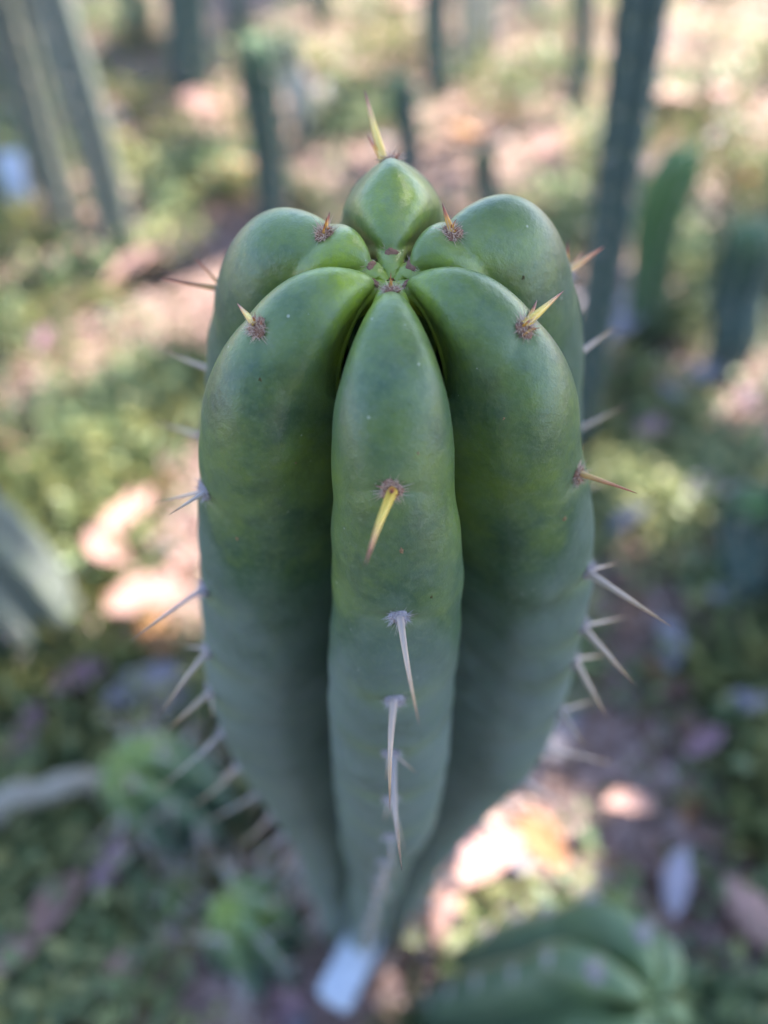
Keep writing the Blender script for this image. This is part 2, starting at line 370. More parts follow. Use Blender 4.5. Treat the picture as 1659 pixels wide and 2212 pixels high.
AMAT = {}
def add_areole(ribbed, k, u, size, kind, par, org=(0, 0, 0)):
    o, nrm, du = ribbed.ridge(k, u, None)
    ob = bpy.data.objects.new('areole', random.choice(WOOL[kind])); link(ob, par)
    m = basis(nrm, -du).to_4x4(); m.translation = Vector(o - np.asarray(org)) + Vector(nrm) * size * 0.18
    ob.matrix_local = m @ Matrix.Diagonal((size, size, size, 1))
    AMAT[ob.name] = m @ Matrix.Diagonal((size, size, size, 1))
    return ob, o, nrm, du
def add_spine(ar, base, tip, r0, mat, org=(0, 0, 0), bend=0.03):
    V, Q, al = spine_geo(np.asarray(base) - org, np.asarray(tip) - org, r0, bend)
    s = grid_mesh('spine', V, Q, mat, ar, True, {'along': al})
    s.matrix_parent_inverse = AMAT[ar.name].inverted(); return s
def tip_at(base, px, L, far):            # a tip at length L from the base, in the direction a photo pixel gives
    d = ray(*px); d = d / np.linalg.norm(d); b = np.asarray(base) - CAM; tc = float(b @ d); h2 = float(b @ b) - tc * tc
    q_ = L * L - h2
    if q_ <= 0: return CAM + d * tc
    return CAM + d * (tc + (1 if far else -1) * math.sqrt(q_))
# (rib, areole number): [(tip pixel, length m, leans away from camera?, radius mm, colour)]
SP = {(FC, 1): [((789, 1222), .021, 0, .92, 'sp_yellow'), ((846, 1066), .004, 0, .8, 'sp_amber')],
      (FC, 2): [((906, 1568), .030, 0, .72, 'sp_old')],
      (FC, 3): [((842, 1752), .033, 0, .80, 'sp_old')],
      (FC, 4): [((868, 1880), .037, 0, .95, 'sp_grey'), ((835, 1690), .012, 0, .4, 'sp_old'), ((902, 1672), .010, 0, .4, 'sp_old')],
      (FL, 1): [((512, 655), .012, 1, .95, 'sp_yellow'), ((576, 682), .006, 1, .55, 'sp_amber')],
      (FL, 2): [((366, 1112), .013, 0, .5, 'sp_grey'), ((330, 1085), .020, 1, .5, 'sp_old')],
      (FL, 3): [((278, 1388), .026, 0, .55, 'sp_grey'), ((425, 1300), .006, 0, .3, 'sp_grey')],
      (FL, 4): [((345, 1545), .026, 0, .7, 'sp_old'), ((385, 1395), .012, 1, .3, 'sp_grey')],
      (FL, 5): [((360, 1580), .024, 0, .8, 'sp_old'), ((462, 1555), .014, 0, .45, 'sp_old')],
      (FR, 1): [((1218, 628), .015, 1, .95, 'sp_yellow'), ((1160, 648), .0085, 1, .75, 'sp_amber'), ((1115, 690), .004, 1, .6, 'sp_amber')],
      (FR, 2): [((1377, 1066), .0135, 0, .6, 'sp_orange')],
      (FR, 3): [((1452, 1355), .026, 0, .85, 'sp_old'), ((1335, 1216), .010, 1, .45, 'sp_old')],
      (FR, 4): [((1375, 1482), .024, 0, .9, 'sp_old'), ((1355, 1332), .017, 1, .5, 'sp_old')],
      (FR, 5): [((1315, 1555), .024, 0, .95, 'sp_old'), ((1308, 1415), .014, 1, .55, 'sp_old')],
      (FR, 6): [((1270, 1618), .022, 0, .9, 'sp_grey'), ((1290, 1512), .015, 1, .5, 'sp_old')],
      (BL, 1): [((712, 458), .0055, 1, .75, 'sp_amber')],
      (BR, 1): [((955, 438), .0062, 1, .75, 'sp_amber')],
      (BL, 2): [((345, 602), .012, 1, .7, 'sp_orange'), ((420, 556), .008, 1, .5, 'sp_orange')],
      (BL, 3): [((345, 755), .017, 1, .7, 'sp_old')], (BL, 4): [((325, 908), .022, 1, .8, 'sp_old')],
      (BR, 2): [((1306, 532), .014, 1, .85, 'sp_orange'), ((1228, 515), .009, 1, .6, 'sp_amber'), ((1262, 540), .010, 1, .5, 'sp_orange')],
      (BR, 3): [((1334, 704), .018, 1, .8, 'sp_old')], (BR, 4): [((1356, 876), .019, 1, .8, 'sp_old')],
      (BB, 1): [((787, 192), .024, 1, 1.0, 'sp_yellow'), ((792, 288), .009, 1, .6, 'sp_amber'), ((822, 305), .007, 1, .5, 'sp_amber')],
      }
for k in range(6):
    for q_, u in enumerate(cact.areoles[k]):
        young = q_ <= (2 if k in (FR,) else 1)
        size = 0.0013 if q_ == 0 else (0.0019 if young else 0.0019)
        if q_ == 0 and k == FC: size = 0.0015
        ar, o, nrm, du = add_areole(cact, k, u, size, 'young' if young else 'old', root)
        base = o + nrm * 0.0002
        if young and q_ > 0:
            for _ in range(3):
                d_ = nrm + rng.normal(0, .55, 3); d_ /= np.linalg.norm(d_)
                add_spine(ar, base + rng.normal(0, .0005, 3), base + d_ * rng.uniform(.002, .0038), 0.00032, M['sp_amber'])
        if (k, q_) in SP:
            for px, L, far, r, mt in SP[(k, q_)]:
                b_ = base + rng.normal(0, 0.0003, 3) + (np.array([-.0014, 0, 0]) if k == BB else 0)
                t_ = tip_at(b_, px, L, far); d_ = t_ - b_
                if np.linalg.norm(d_) > 1.7 * L: t_ = b_ + d_ * 1.7 * L / np.linalg.norm(d_)
                add_spine(ar, b_, t_, r / 1000 * 1.15, M[mt], bend=0.012)
        elif q_ == 0:
            [add_spine(ar, base, base + nrm * 0.0022 + rng.normal(0, 0.0008, 3), 0.00026, M['sp_amber']) for _ in range(3)]
        else:
            dirs = nrm * 0.8 + np.array([0, 0, -0.3 if k == FR else -0.6])
            for L in ((0.014, 0.008) if k == FC else (0.030, 0.014)):
                d_ = dirs + rng.normal(0, 0.2, 3); d_ /= np.linalg.norm(d_)
                add_spine(ar, base, base + d_ * L * rng.uniform(.8, 1.2), (.0008 if k == FR else .0006) if L > .02 else .0004, M['sp_old' if q_ % 2 else 'sp_grey'])
# corky scars: (rib, arc, side t, size mm)
def add_scar(k, px, size, dark=False):
    t = np.linspace(-0.95, 0.95, 121); u = np.linspace(0.004, 0.30, 900); P, _ = cact.points(k, u, t, AMP)
    d = np.linalg.norm(project(P) - np.asarray(px, float), axis=-1); i, j = np.unravel_index(np.argmin(d), d.shape)
    i = min(max(i, 1), len(u) - 2); j = min(max(j, 1), len(t) - 2)
    nrm = np.cross(P[i + 1, j] - P[i - 1, j], P[i, j + 1] - P[i, j - 1]); nrm /= np.linalg.norm(nrm)
    if nrm @ (CAM - P[i, j]) < 0: nrm = -nrm
    n = 14; rs = np.random.default_rng(int(px[0])); B = np.array(basis(nrm, (0, 0, 1)))
    V = [P[i, j] + nrm * size * 0.22]
    for rr, hh in ((0.55, 0.25), (1.0, -0.08)):
        for q in range(n):
            a_ = 2 * math.pi * q / n; r_ = size * rr * (1 + 0.3 * rs.standard_normal())
            V.append(P[i, j] + B @ np.array([r_ * math.cos(a_) * 0.75, r_ * math.sin(a_) * 1.1, 0]) + nrm * size * (hh + 0.1 * rs.standard_normal()))
    Fc = [(0, 1 + q, 1 + (q + 1) % n) for q in range(n)]
    Fc += [(1 + q, 1 + n + q, 1 + n + (q + 1) % n, 1 + (q + 1) % n) for q in range(n)]
    mesh_obj('scar', V, Fc, M['scar_dark' if dark else 'scar'], root)
for k, px, sz, dk in ((FL, (481, 900), .0008, 0), (FL, (463, 1010), .0009, 0), (FC, (868, 1188), .0006, 0), (FR, (1145, 1582), .0016, 0), (FR, (1264, 965), .0011, 1),
                      (FR, (1252, 1006), .0011, 1), (FL, (512, 1163), .0005, 0), (FR, (975, 560), .0003, 1), (FL, (590, 1306), .0005, 0), (FR, (1175, 1180), .0005, 0), (FR, (1090, 905), .0003, 0), (FL, (640, 1000), .0003, 0), (FC, (905, 980), .0003, 0), (FC, (800, 1180), .0003, 1), (FL, (560, 820), .0004, 1), (BR, (1130, 600), .0005, 1), (FL, (470, 640), .0004, 0), (FR, (1220, 1120), .0006, 0), (FC, (930, 1290), .0004, 1)):
    add_scar(k, px, sz, dk)


# ------------------------------------------------------------------ the other column cacti
def frame_along(path):
    P = np.asarray(path, float); T = np.gradient(P, axis=0); T /= np.linalg.norm(T, axis=1)[:, None]
    X = np.cross(np.array([0, 1.0, 0]), T); X /= np.linalg.norm(X, axis=1)[:, None]; Y = np.cross(T, X)
    return P, T, X, Y
def path_deform(path):
    """straight stem (apex at z = 0, going down) bent along a path that runs from apex to base"""
    P, T, X, Y = frame_along(path); d = np.r_[0, np.cumsum(np.linalg.norm(np.diff(P, axis=0), axis=1))]
    def f(Q):
        s_ = -Q[..., 2]; sc = np.clip(s_, 0, d[-1])
        g = lambda A: np.stack([np.interp(sc, d, A[:, c]) for c in range(3)], -1)
        p, t, x, y = g(P), g(T), g(X), g(Y)
        return p + x * Q[..., 0:1] + y * Q[..., 1:2] + t * (s_ - sc)[..., None]
    return f, d[-1]
def stem_profile(r, L, taper=0.8):
    pr = [(0.03 * r, -0.10 * r), (0.18 * r, -0.02 * r), (0.38 * r, 0.0), (0.60 * r, -0.10 * r), (0.78 * r, -0.35 * r), (0.92 * r, -0.85 * r), (r, -1.8 * r)]
    for f in (0.25, 0.5, 0.75, 1.0):
        z = -1.8 * r - (L - 1.8 * r) * f
        pr.append((r * (1 - (1 - taper) * f), z))
    return pr
def column(path, r, nrib, mat, label, group=None, name='columnar_cactus', near=False, sharp=0.22, agec=0.6, rot=0.3, spine_len=0.02, asize=0.0022):
    path = spline(path, 24); f, L = path_deform(path); base = path[-1].copy(); base[2] = max(base[2], 0)
    rb = Ribbed(stem_profile(r, L + 0.02), nrib, rot, f, sharp, 0.14 if near else 0.35)
    for k in range(nrib):
        u = r * 0.5 + random.uniform(0, 0.02)
        while u < L: rb.areoles[k].append(u); u += random.uniform(0.024, 0.034)
    e = empty(name, base); tag(e, label, 'cactus', group)
    ns = int(np.clip(L / (0.002 if near else 0.004), 60, 260))
    us_ = np.r_[np.linspace(0, 2 * r, 30)[:-1], np.linspace(2 * r, rb.L, ns)]
    rb.build('body', mat, e, us_, 25 if near else 13, lambda u: 0.0007 + 0 * u, lambda u: np.interp(u, [0, r, 3 * r, rb.L], [0.05, 0.3, agec, 1.0]), org=base)
    if near:
        for k in range(nrib):
            for u in rb.areoles[k]:
                ar, o, nrm, du = add_areole(rb, k, u, asize, 'old', e, base)
                for q in range(3):
                    d_ = nrm + rng.normal(0, 0.45, 3); d_ /= np.linalg.norm(d_)
                    add_spine(ar, o, o + d_ * rng.uniform(0.5, 1.1) * spine_len, 0.0008, M['sp_grey'], base)
    else:
        VV, QQ, AL = [], [], []; off = 0
        for k in range(nrib):
            for u in rb.areoles[k]:
                o, nrm, du = rb.ridge(k, u, None)
                for q in range(3):
                    d_ = nrm + rng.normal(0, 0.5, 3); d_ /= np.linalg.norm(d_)
                    V, Q = tube(np.array([o, o + d_ * rng.uniform(.5, 1.1) * spine_len]), [0.0005, 0.0001], 4)
                    VV.append(V - base); QQ.append(Q + off); AL.append(np.r_[np.zeros(4), np.ones(4)]); off += 8
        if VV:
            so_ = grid_mesh('spine_cover', np.vstack(VV), np.vstack(QQ), M['sp_grey'], e, True, {'along': np.hstack(AL)}); so_['kind'] = 'stuff'
    return e
def upright(base_px, top_px, extend=0.0):
    """base on the ground under one photo pixel; the stem's top passes through a second pixel at the base's distance from the camera"""
    b = on_ground(*base_px); d = ray(*top_px); t = CAM + d * ((b[1] - CAM[1]) / d[1])
    t = t + (t - b) / np.linalg.norm(t - b) * extend
    w1, w2 = rng.normal(0, .008, 3), rng.normal(0, .008, 3)
    return [t, b * 0.35 + t * 0.65 + w1, b * 0.7 + t * 0.3 + w2, b + (b - t) / np.linalg.norm(t - b) * 0.02]
G = 'tall column cacti growing behind'
cols = [((1235, 985), (1378, 0), .45, .0205, 6, 'cactus_back', 'tall dark blue-green column cactus leaning behind the right shoulder', 0.9),
        ((1392, 720), (1484, 322), 0, .0265, 6, 'cactus_green', 'mid-green column cactus with a pointed tip beside the tall dark one', 0.35),
        ((1555, 800), (1632, 488), 0, .030, 7, 'cactus_back', 'short blue-green column cactus with a rounded tip beside the mid-green one', 0.9),
        ((1018, 540), (1043, 318), 0, .0165, 6, 'cactus_back', 'slim short dark cactus tip standing in the sunny orange patch', 0.9),
        ((945, 560), (950, 420), 0, .016, 6, 'cactus_back', 'small dark cactus tip peeping over the far rib', 0.9),
        ((876, 490), (860, 165), 0, .017, 6, 'cactus_back', 'slender dark column cactus standing right behind the topmost spine', 0.9),
        ((950, 190), (962, -40), .35, .030, 6, 'cactus_back', 'dark column cactus with its foot in sunny yellow-green weeds', 0.9),
        ((1005, 150), (1012, -40), .25, .022, 6, 'cactus_pale', 'pale grey column cactus beside a dark one', 1.0),  # pale skin over the whole stem
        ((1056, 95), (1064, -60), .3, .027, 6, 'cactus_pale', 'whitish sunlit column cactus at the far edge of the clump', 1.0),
        ((1238, 230), (1246, -40), .3, .022, 5, 'cactus_back', 'thin dark column cactus between the sunny weeds and the leaning column', 1.0),
        ((588, 500), (545, 80), 0, .0275, 6, 'cactus_back', 'column cactus with a fresh green tip and blue-grey stem', 0.7),
        ((418, 205), (392, -30), .4, .046, 6, 'cactus_back', 'thick dark column cactus with a pale blue side', 1.0),
        ((268, 545), (110, 0), .4, .030, 5, 'cactus_grey', 'leaning column cactus with one dark and one sunlit grey face', 1.0),
        ((150, 500), (18, 40), .4, .031, 6, 'cactus_grey', 'dull grey-green column cactus with the white-blue tag at its foot', 1.0),
        ((100, 1375), (-160, 1120), .12, .047, 6, 'cactus_grey', 'broad grey-green column cactus cut off beside the pink leaf litter', 0.8),
        ((1690, 1290), (1780, 1090), .1, .040, 6, 'cactus_back', 'thick blue cactus stem rising beside the shaded weeds', 1.0),
        ((1560, 1290), (1650, 1090), 0, .022, 6, 'cactus_back', 'leaning dark cactus stem in front of the short blue-green column', 1.0),
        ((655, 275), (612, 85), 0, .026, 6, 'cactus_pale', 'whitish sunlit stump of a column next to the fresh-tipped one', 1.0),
        ((700, 45), (692, -60), .3, .026, 6, 'cactus_back', 'dark column cactus far behind the whitish stump', 1.0),
        ((302, 85), (280, -50), .3, .026, 6, 'cactus_back', 'dark column cactus far behind the two-toned one', 1.0),
        ((520, 60), (512, -60), .3, .030, 6, 'cactus_grey', 'grey column cactus far behind the fresh-tipped one', 1.0),
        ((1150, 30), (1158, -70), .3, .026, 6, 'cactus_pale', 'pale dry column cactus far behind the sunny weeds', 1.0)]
for i_, (b_, t_, ex, r, nr, mt, lab, ag) in enumerate(cols):
    column(upright(b_, t_, ex), r, nr, M[mt], lab, G, agec=ag, rot=0.4 * i_)
# basal branch arching out of the same clump towards the camera
pb = on_ground(985, 2225); pa = CAM + ray(1425, 2168) * 0.405
pm = pb * 0.45 + pa * 0.55 + np.array([0.012, 0.004, 0.030])
dirn = np.array([0.50, -0.30, 0.8]); dirn /= np.linalg.norm(dirn)
column([pa, pa - dirn * 0.035, pm - np.array([0, 0, .012]), pb + np.array([0.02, 0, 0.03]), pb - np.array([0, 0, .02])], 0.052, 6, M['cactus_pup'],
       'stubby green cactus branch arching out from the foot of the main column', near=True, sharp=0.24, agec=0.75, rot=0.25, spine_len=0.022, asize=0.0042)

# small ribbed cacti with pale spines in the weeds
def small_cactus(top_px, top_z, base_px, r, label):
    t_ = on_ground(*top_px, top_z); b_ = on_ground(*base_px)
    column([t_, t_ * 0.62 + b_ * 0.38 + np.array([0, 0, .012]), b_ - np.array([0, 0, .015])], r, 7, M['cactus_small'], label, 'small spiny cacti in the weeds', 'small_cactus', near=True, sharp=0.17, agec=0.7, spine_len=0.042)
M['cactus_small'] = cactus_material('cactus_skin_small', (0.24, 0.32, 0.06), (0.06, 0.115, 0.08), (0.085, 0.125, 0.13), 0.5, False, 0)
small_cactus((258, 1652), 0.13, (470, 1790), 0.036, 'leaning blue-green spiny cactus with a yellow tip beside the grey stick')
small_cactus((500, 1955), 0.09, (590, 2060), 0.034, 'small round spiny cactus near the white tag')
small_cactus((372, 1920), 0.05, (415, 1960), 0.020, 'tiny spiny cactus next to a purple dry leaf')

# ------------------------------------------------------------------ white plant tags
def tag_mat(name, c, r=.5):
    m, nt, b = new_mat(name, r)
    nt.links.new(ramp(nt, noise(nt, 120, 5, .6), [(0.35, tuple(0.72 * k for k in c)), (0.6, c)]), b.inputs['Base Color'])
    bump(nt, b, noise(nt, 160, 3), 0.4, 0.002); return m
M['white_plastic'] = tag_mat('white_plastic', (0.52, 0.57, 0.70))
def plant_tag(px, wd, ln, rot, tilt, label, z=0.03):
    p = on_ground(px[0], px[1], z); e = empty('plant_tag', p); tag(e, label, 'tag')
    n, m_ = 7, 10; V = []
    for top in (1, 0):
        for i in range(n):
            for j in range(m_):
                x = (i / (n - 1) - .5) * wd; y = (j / (m_ - 1) - .5) * ln
                cr = 0.93 if (i in (0, n - 1) and j in (0, m_ - 1)) else 1
                V.append((x * cr, y * cr, 0.0022 * math.cos(3 * x / wd) + 0.0022 * math.sin(4 * y / ln) + (0.0008 if top else 0)))
    Fc = []; N_ = n * m_
    for i in range(n - 1):
        for j in range(m_ - 1):
            a_ = i * m_ + j; Fc += [(a_, a_ + m_, a_ + m_ + 1, a_ + 1), (N_ + a_ + 1, N_ + a_ + m_ + 1, N_ + a_ + m_, N_ + a_)]
    rim_ = [i * m_ for i in range(n)] + [(n - 1) * m_ + j for j in range(1, m_)] + [i * m_ + m_ - 1 for i in range(n - 2, -1, -1)] + [j for j in range(m_ - 2, 0, -1)]
    for a_, b_ in zip(rim_, rim_[1:] + rim_[:1]): Fc.append((a_, N_ + a_, N_ + b_, b_))
    pl = mesh_obj('plate', V, Fc, M['white_plastic'], e); pl.rotation_euler = (R(tilt), 0, R(rot))
    V, Q = tube(np.array([(0, 0, -0.001), (0.004, 0.006, -z * .5), (0.006, 0.008, -z - .02)]), [0.0012] * 3, 6)
    grid_mesh('stake', V, Q, M['sp_grey'], e)
plant_tag((760, 2080), 0.0235, 0.051, -30, 10, 'white plastic plant tag propped against the foot of the main cactus', 0.075)
plant_tag((30, 385), 0.036, 0.080, 14, 35, 'pale blue-white plant tag at the foot of a grey-green column', 0.05)

# ------------------------------------------------------------------ fallen leaves
def leaf_mat(name, c1, c2, trans=0.25):
    m, nt, b = new_mat(name, 0.62, 0.35)
    oi = nt.nodes.new('ShaderNodeObjectInfo')
    c = ramp(nt, noise(nt, 70, 4, .6), [(0.35, c1), (0.65, c2)])
    c = mix(nt, mth(nt, 'MULTIPLY', oi.outputs['Random'], 0.45), c, tuple(0.55 * k for k in c1))
    nt.links.new(c, b.inputs['Base Color'])
    tr = nt.nodes.new('ShaderNodeBsdfTranslucent'); nt.links.new(c, tr.inputs['Color'])
    mx = nt.nodes.new('ShaderNodeMixShader'); mx.inputs[0].default_value = trans
    nt.links.new(b.outputs[0], mx.inputs[1]); nt.links.new(tr.outputs[0], mx.inputs[2])
    nt.links.new(mx.outputs[0], nt.nodes['Material Output'].inputs['Surface']); return m
LM = {'lilac': leaf_mat('dry_leaf_sky_tint', (0.40, 0.36, 0.46), (0.56, 0.51, 0.60)), 'pink': leaf_mat('dry_leaf_pink', (0.42, 0.24, 0.21), (0.62, 0.40, 0.36)), 'orange': leaf_mat('dry_leaf_orange', (0.40, 0.19, 0.09), (0.62, 0.33, 0.17), .35),  # lilac tint: blue sky reflection put into the dry leaf colour
      'grey': leaf_mat('dry_leaf_grey', (0.22, 0.20, 0.24), (0.38, 0.35, 0.41)), 'mauve': leaf_mat('dry_leaf_mauve', (0.30, 0.17, 0.22), (0.46, 0.30, 0.36)),
      'brown': leaf_mat('dry_leaf_brown', (0.16, 0.09, 0.055), (0.32, 0.19, 0.12))}
def leaf_shape(seed, curl):
    rs = np.random.default_rng(seed); n = 11; V = []; Fc = []
    asp = rs.uniform(0.36, 0.52); bend = rs.uniform(-.25, .25)
    for top in (1, 0):
        for i in range(n):
            x = i / (n - 1); wd = asp * math.sin(math.pi * min(1, x * 0.97 + .02)) ** 0.75
            for j in range(5):
                t_ = (j - 2) / 2
                V.append((x - .5, t_ * wd * .5 + bend * (x - .5) ** 2, curl * (abs(t_) ** 1.6) * wd * .5 + curl * .35 * (x - .5) ** 2 + 0.03 * rs.standard_normal() * abs(t_) + (0.012 if top else 0)))
    N_ = n * 5
    for i in range(n - 1):
        for j in range(4):
            a_ = i * 5 + j; Fc += [(a_, a_ + 5, a_ + 6, a_ + 1), (N_ + a_ + 1, N_ + a_ + 6, N_ + a_ + 5, N_ + a_)]
        for j in (0, 4):
            a_ = i * 5 + j; Fc.append((a_, a_ + 5, N_ + a_ + 5, N_ + a_) if j else (N_ + a_, N_ + a_ + 5, a_ + 5, a_))
    return V, Fc
LEAF = {}
for c_ in LM:
    LEAF[c_] = []
    for q in range(4):
        V, Fc = leaf_shape(100 + q + 10 * len(LEAF), (0.5, -0.3, 0.9, 0.2)[q]); me = bpy.data.meshes.new('fallen_leaf'); me.from_pydata(V, [], Fc)
        me.polygons.foreach_set('use_smooth', np.ones(len(me.polygons), bool)); me.materials.append(LM[c_]); LEAF[c_].append(me)
LAND = []
LLAB = {'pink': 'pale pink dry leaf lying on the weedy ground', 'orange': 'orange-brown dry leaf lying on the weedy ground', 'grey': 'pale blue-grey dry leaf lying on the weedy ground',
        'mauve': 'purple-mauve dry leaf lying on the weedy ground', 'brown': 'dark brown dry leaf lying on the weedy ground'}
LWORD = {'lilac': 'sky-tinted lilac', 'pink': 'pale pink', 'orange': 'orange-brown', 'grey': 'blue-grey', 'mauve': 'purple-mauve', 'brown': 'dark brown'}
SHORT = ['the tall leaning column', 'the mid-green column', 'the short rounded column', 'the slim short cactus', 'the small dark tip', 'the slender dark column', 'the dark sunny-footed column', 'the pale grey column', 'the whitish column',
         'the thin dark column', 'the fresh-tipped column', 'the thick dark column', 'the two-toned column', 'the dull grey-green column', 'the broad cut-off column', 'the thick blue stem', 'the leaning dark stem', 'the whitish stump', 'the far dark column', 'the far slim column', 'the far grey column', 'the far pale dry column']
LANDMARKS = [(*on_ground(*c[0])[:2], n_) for c, n_ in zip(cols, SHORT)] + [(0, 0, 'the main cactus'), (*on_ground(985, 2225)[:2], 'the arching branch'), (*on_ground(300, 1700)[:2], 'the leaning spiny cactus'), (*on_ground(560, 2050)[:2], 'the round spiny cactus'),
         (*on_ground(165, 1982)[:2], 'the broad pink leaf'), (*on_ground(1592, 2010)[:2], 'the long pink leaf')]
def fallen_leaf(x, y, size, c_, rz=None, tilt=0.35, lift=0.006, label=None):
    me_ = random.choice(LEAF[c_]); grp = None; o = link(bpy.data.objects.new('fallen_leaf', me_))
    o.location = (x, y, float(hgt(np.array(x), np.array(y))) + lift + 0.06 * size); o.scale = (size, size, size)
    o.rotation_euler = (random.gauss(0, tilt), random.gauss(0, tilt), random.uniform(0, 6.28) if rz is None else rz)
    if not label:
        d_, nm = min((math.hypot(x - a_, y - b_), n_) for a_, b_, n_ in LANDMARKS)
        sz_ = 'small' if size < .038 else 'large' if size > .058 else 'middling'
        rel = 'beside' if d_ < .10 else 'near' if d_ < .22 else 'some way from'
        label = f"{sz_} {LWORD[c_]} dry leaf {'cupped' if me_ in LEAF[c_][::2] else 'lying flat'} {rel} {nm}"; grp = label
    tag(o, label, 'leaf', 'dry leaves scattered on the ground'); return o
for px, size, c_, rz, lab in (((505, 405), .075, 'orange', 0.3, 'glowing orange dry leaf beside the blue-grey stem'), ((165, 1982), .050, 'pink', 1.0, 'broad pale pink leaf lying in the low green weeds'),
        ((1592, 2010), .062, 'pink', -1.0, 'long pink leaf pointing away from the arching branch'), ((1425, 1935), .050, 'lilac', 1.2, None), ((1582, 1560), .050, 'lilac', 0.1, None),
        ((1330, 1780), .046, 'pink', 0.1, None), ((262, 1895), .045, 'mauve', 1.4, 'slim purple-mauve leaf standing among weeds'), ((1290, 690), .11, 'lilac', 0.4, None), ((1300, 750), .09, 'lilac', 0.2, None),
        ((245, 312), .075, 'lilac', 1.0, None), ((75, 150), .09, 'lilac', 2.0, None), ((285, 1150), .075, 'pink', 0.9, None), ((250, 1230), .06, 'pink', 2.4, None),
        ((330, 1330), .075, 'pink', 0.4, None), ((350, 1400), .065, 'orange', 2.2, None), ((300, 620), .08, 'pink', .5, None), ((330, 580), .07, 'pink', 2.0, None), ((440, 260), .09, 'pink', 0.2, None),
        ((1000, 330), .08, 'orange', .5, None), ((1450, 250), .11, 'pink', .3, None), ((1540, 240), .10, 'pink', 1.3, None), ((1180, 340), .07, 'pink', .5, None), ((1510, 840), .06, 'grey', .3, None), ((1570, 420), .05, 'brown', .4, None),
        ((1490, 1100), .05, 'grey', .6, None), ((1570, 1120), .05, 'grey', .1, None), ((1430, 900), .05, 'grey', 1.9, None), ((1390, 970), .06, 'mauve', .4, None), ((1545, 1330), .045, 'grey', .2, None),
        ((330, 1530), .07, 'grey', .5, None), ((390, 1560), .05, 'grey', 1.4, None), ((1340, 1180), .05, 'grey', .5, None), ((1420, 1440), .05, 'grey', 1.5, None), ((1480, 1650), .04, 'mauve', .5, None), ((1190, 1640), .05, 'grey', .9, None), ((200, 1500), .05, 'mauve', .4, None), ((90, 1620), .05, 'mauve', 1.4, None), ((60, 2090), .04, 'pink', .4, None), ((300, 2120), .035, 'pink', .9, None), ((1360, 640), .06, 'mauve', .9, None), ((1600, 900), .05, 'mauve', .9, None), ((1040, 1890), .06, 'pink', .6, None), ((1150, 1850), .05, 'orange', 2.2, None), ((960, 1990), .05, 'pink', 1.2, None),
        ((1400, 390), .06, 'mauve', .4, None), ((640, 230), .11, 'pink', 1.5, None), ((870, 30), .10, 'pink', .4, None), ((1000, 2150), .04, 'mauve', .2, None)):
    p = on_ground(*px); fallen_leaf(p[0], p[1], size, c_, rz, 0.2, 0.034, lab)
def in_view(p):
    q = project(np.asarray(p)); return -150 < q[0] < 1810 and -150 < q[1] < 2350
cnt = 0
while cnt < 240:
    p = on_ground(random.uniform(-60, 1720), random.uniform(-60, 2260))
    if p[1] > 3.2: continue
    fallen_leaf(p[0], p[1], random.uniform(.025, .06) * (1.3 if p[1] > 1 else 1), random.choices(['pink', 'orange', 'grey', 'mauve', 'brown'], [5, 2, 2.2, 2, 4])[0]); cnt += 1

# dead stick
sa, sb = on_ground(-40, 1770, .045), on_ground(205, 1690, .05); mid_ = (sa + sb) / 2 + np.array([0, 0, .012])
P_ = spline([sa, sa * .7 + sb * .3 + np.array([0, .006, .01]), mid_, sb, sb + np.array([.008, -.014, -.055])], 8)
V, Q = tube(P_, np.linspace(.011, .008, len(P_)) * (1 + .12 * rng.standard_normal(len(P_))), 9)
M['stick'] = wool_material('dead_wood', (0.17, 0.15, 0.13), (0.40, 0.37, 0.33))
tag(grid_mesh('dead_stick', V, Q, M['stick']), 'grey bent dead stick lying over the weeds', 'stick')
# dead grey stems and dry grass around the small cacti
for q in range(16):
    p = on_ground(random.uniform(330, 620), random.uniform(1560, 2080)); a_ = random.uniform(0, 3.14); L = random.uniform(.04, .09)
    d_ = np.array([math.cos(a_), math.sin(a_), random.uniform(.0, .35)])
    V, Q = tube(spline([p + [0, 0, .006], p + d_ * L * .5 + [0, 0, .008], p + d_ * L + rng.normal(0, .006, 3) + [0, 0, .006]], 5), np.linspace(.0016, .0007, 11), 6)
    tag(grid_mesh('dry_twig', V, Q, M['stick']), 'thin grey dry twig lying among the small spiny cacti', 'twig', 'dry twigs by the small cacti')

# ------------------------------------------------------------------ weeds (ground cover nobody could count)
def weed_mat(name, c1, c2, c3):
    m, nt, b = new_mat(name, 0.45, 0.5)
    c = ramp(nt, attr(nt, 'hue'), [(0, c1), (0.5, c2), (1, c3)])
    nt.links.new(c, b.inputs['Base Color'])
    tr = nt.nodes.new('ShaderNodeBsdfTranslucent'); nt.links.new(c, tr.inputs['Color'])
    mx = nt.nodes.new('ShaderNodeMixShader'); mx.inputs[0].default_value = 0.35
    nt.links.new(b.outputs[0], mx.inputs[1]); nt.links.new(tr.outputs[0], mx.inputs[2])
    nt.links.new(mx.outputs[0], nt.nodes['Material Output'].inputs['Surface']); return m
M['weed'] = weed_mat('weed_leaf', (0.09, 0.15, 0.075), (0.19, 0.235, 0.105), (0.38, 0.37, 0.16))
M['litter'] = weed_mat('litter_bits', (0.13, 0.08, 0.06), (0.38, 0.25, 0.23), (0.58, 0.44, 0.43))
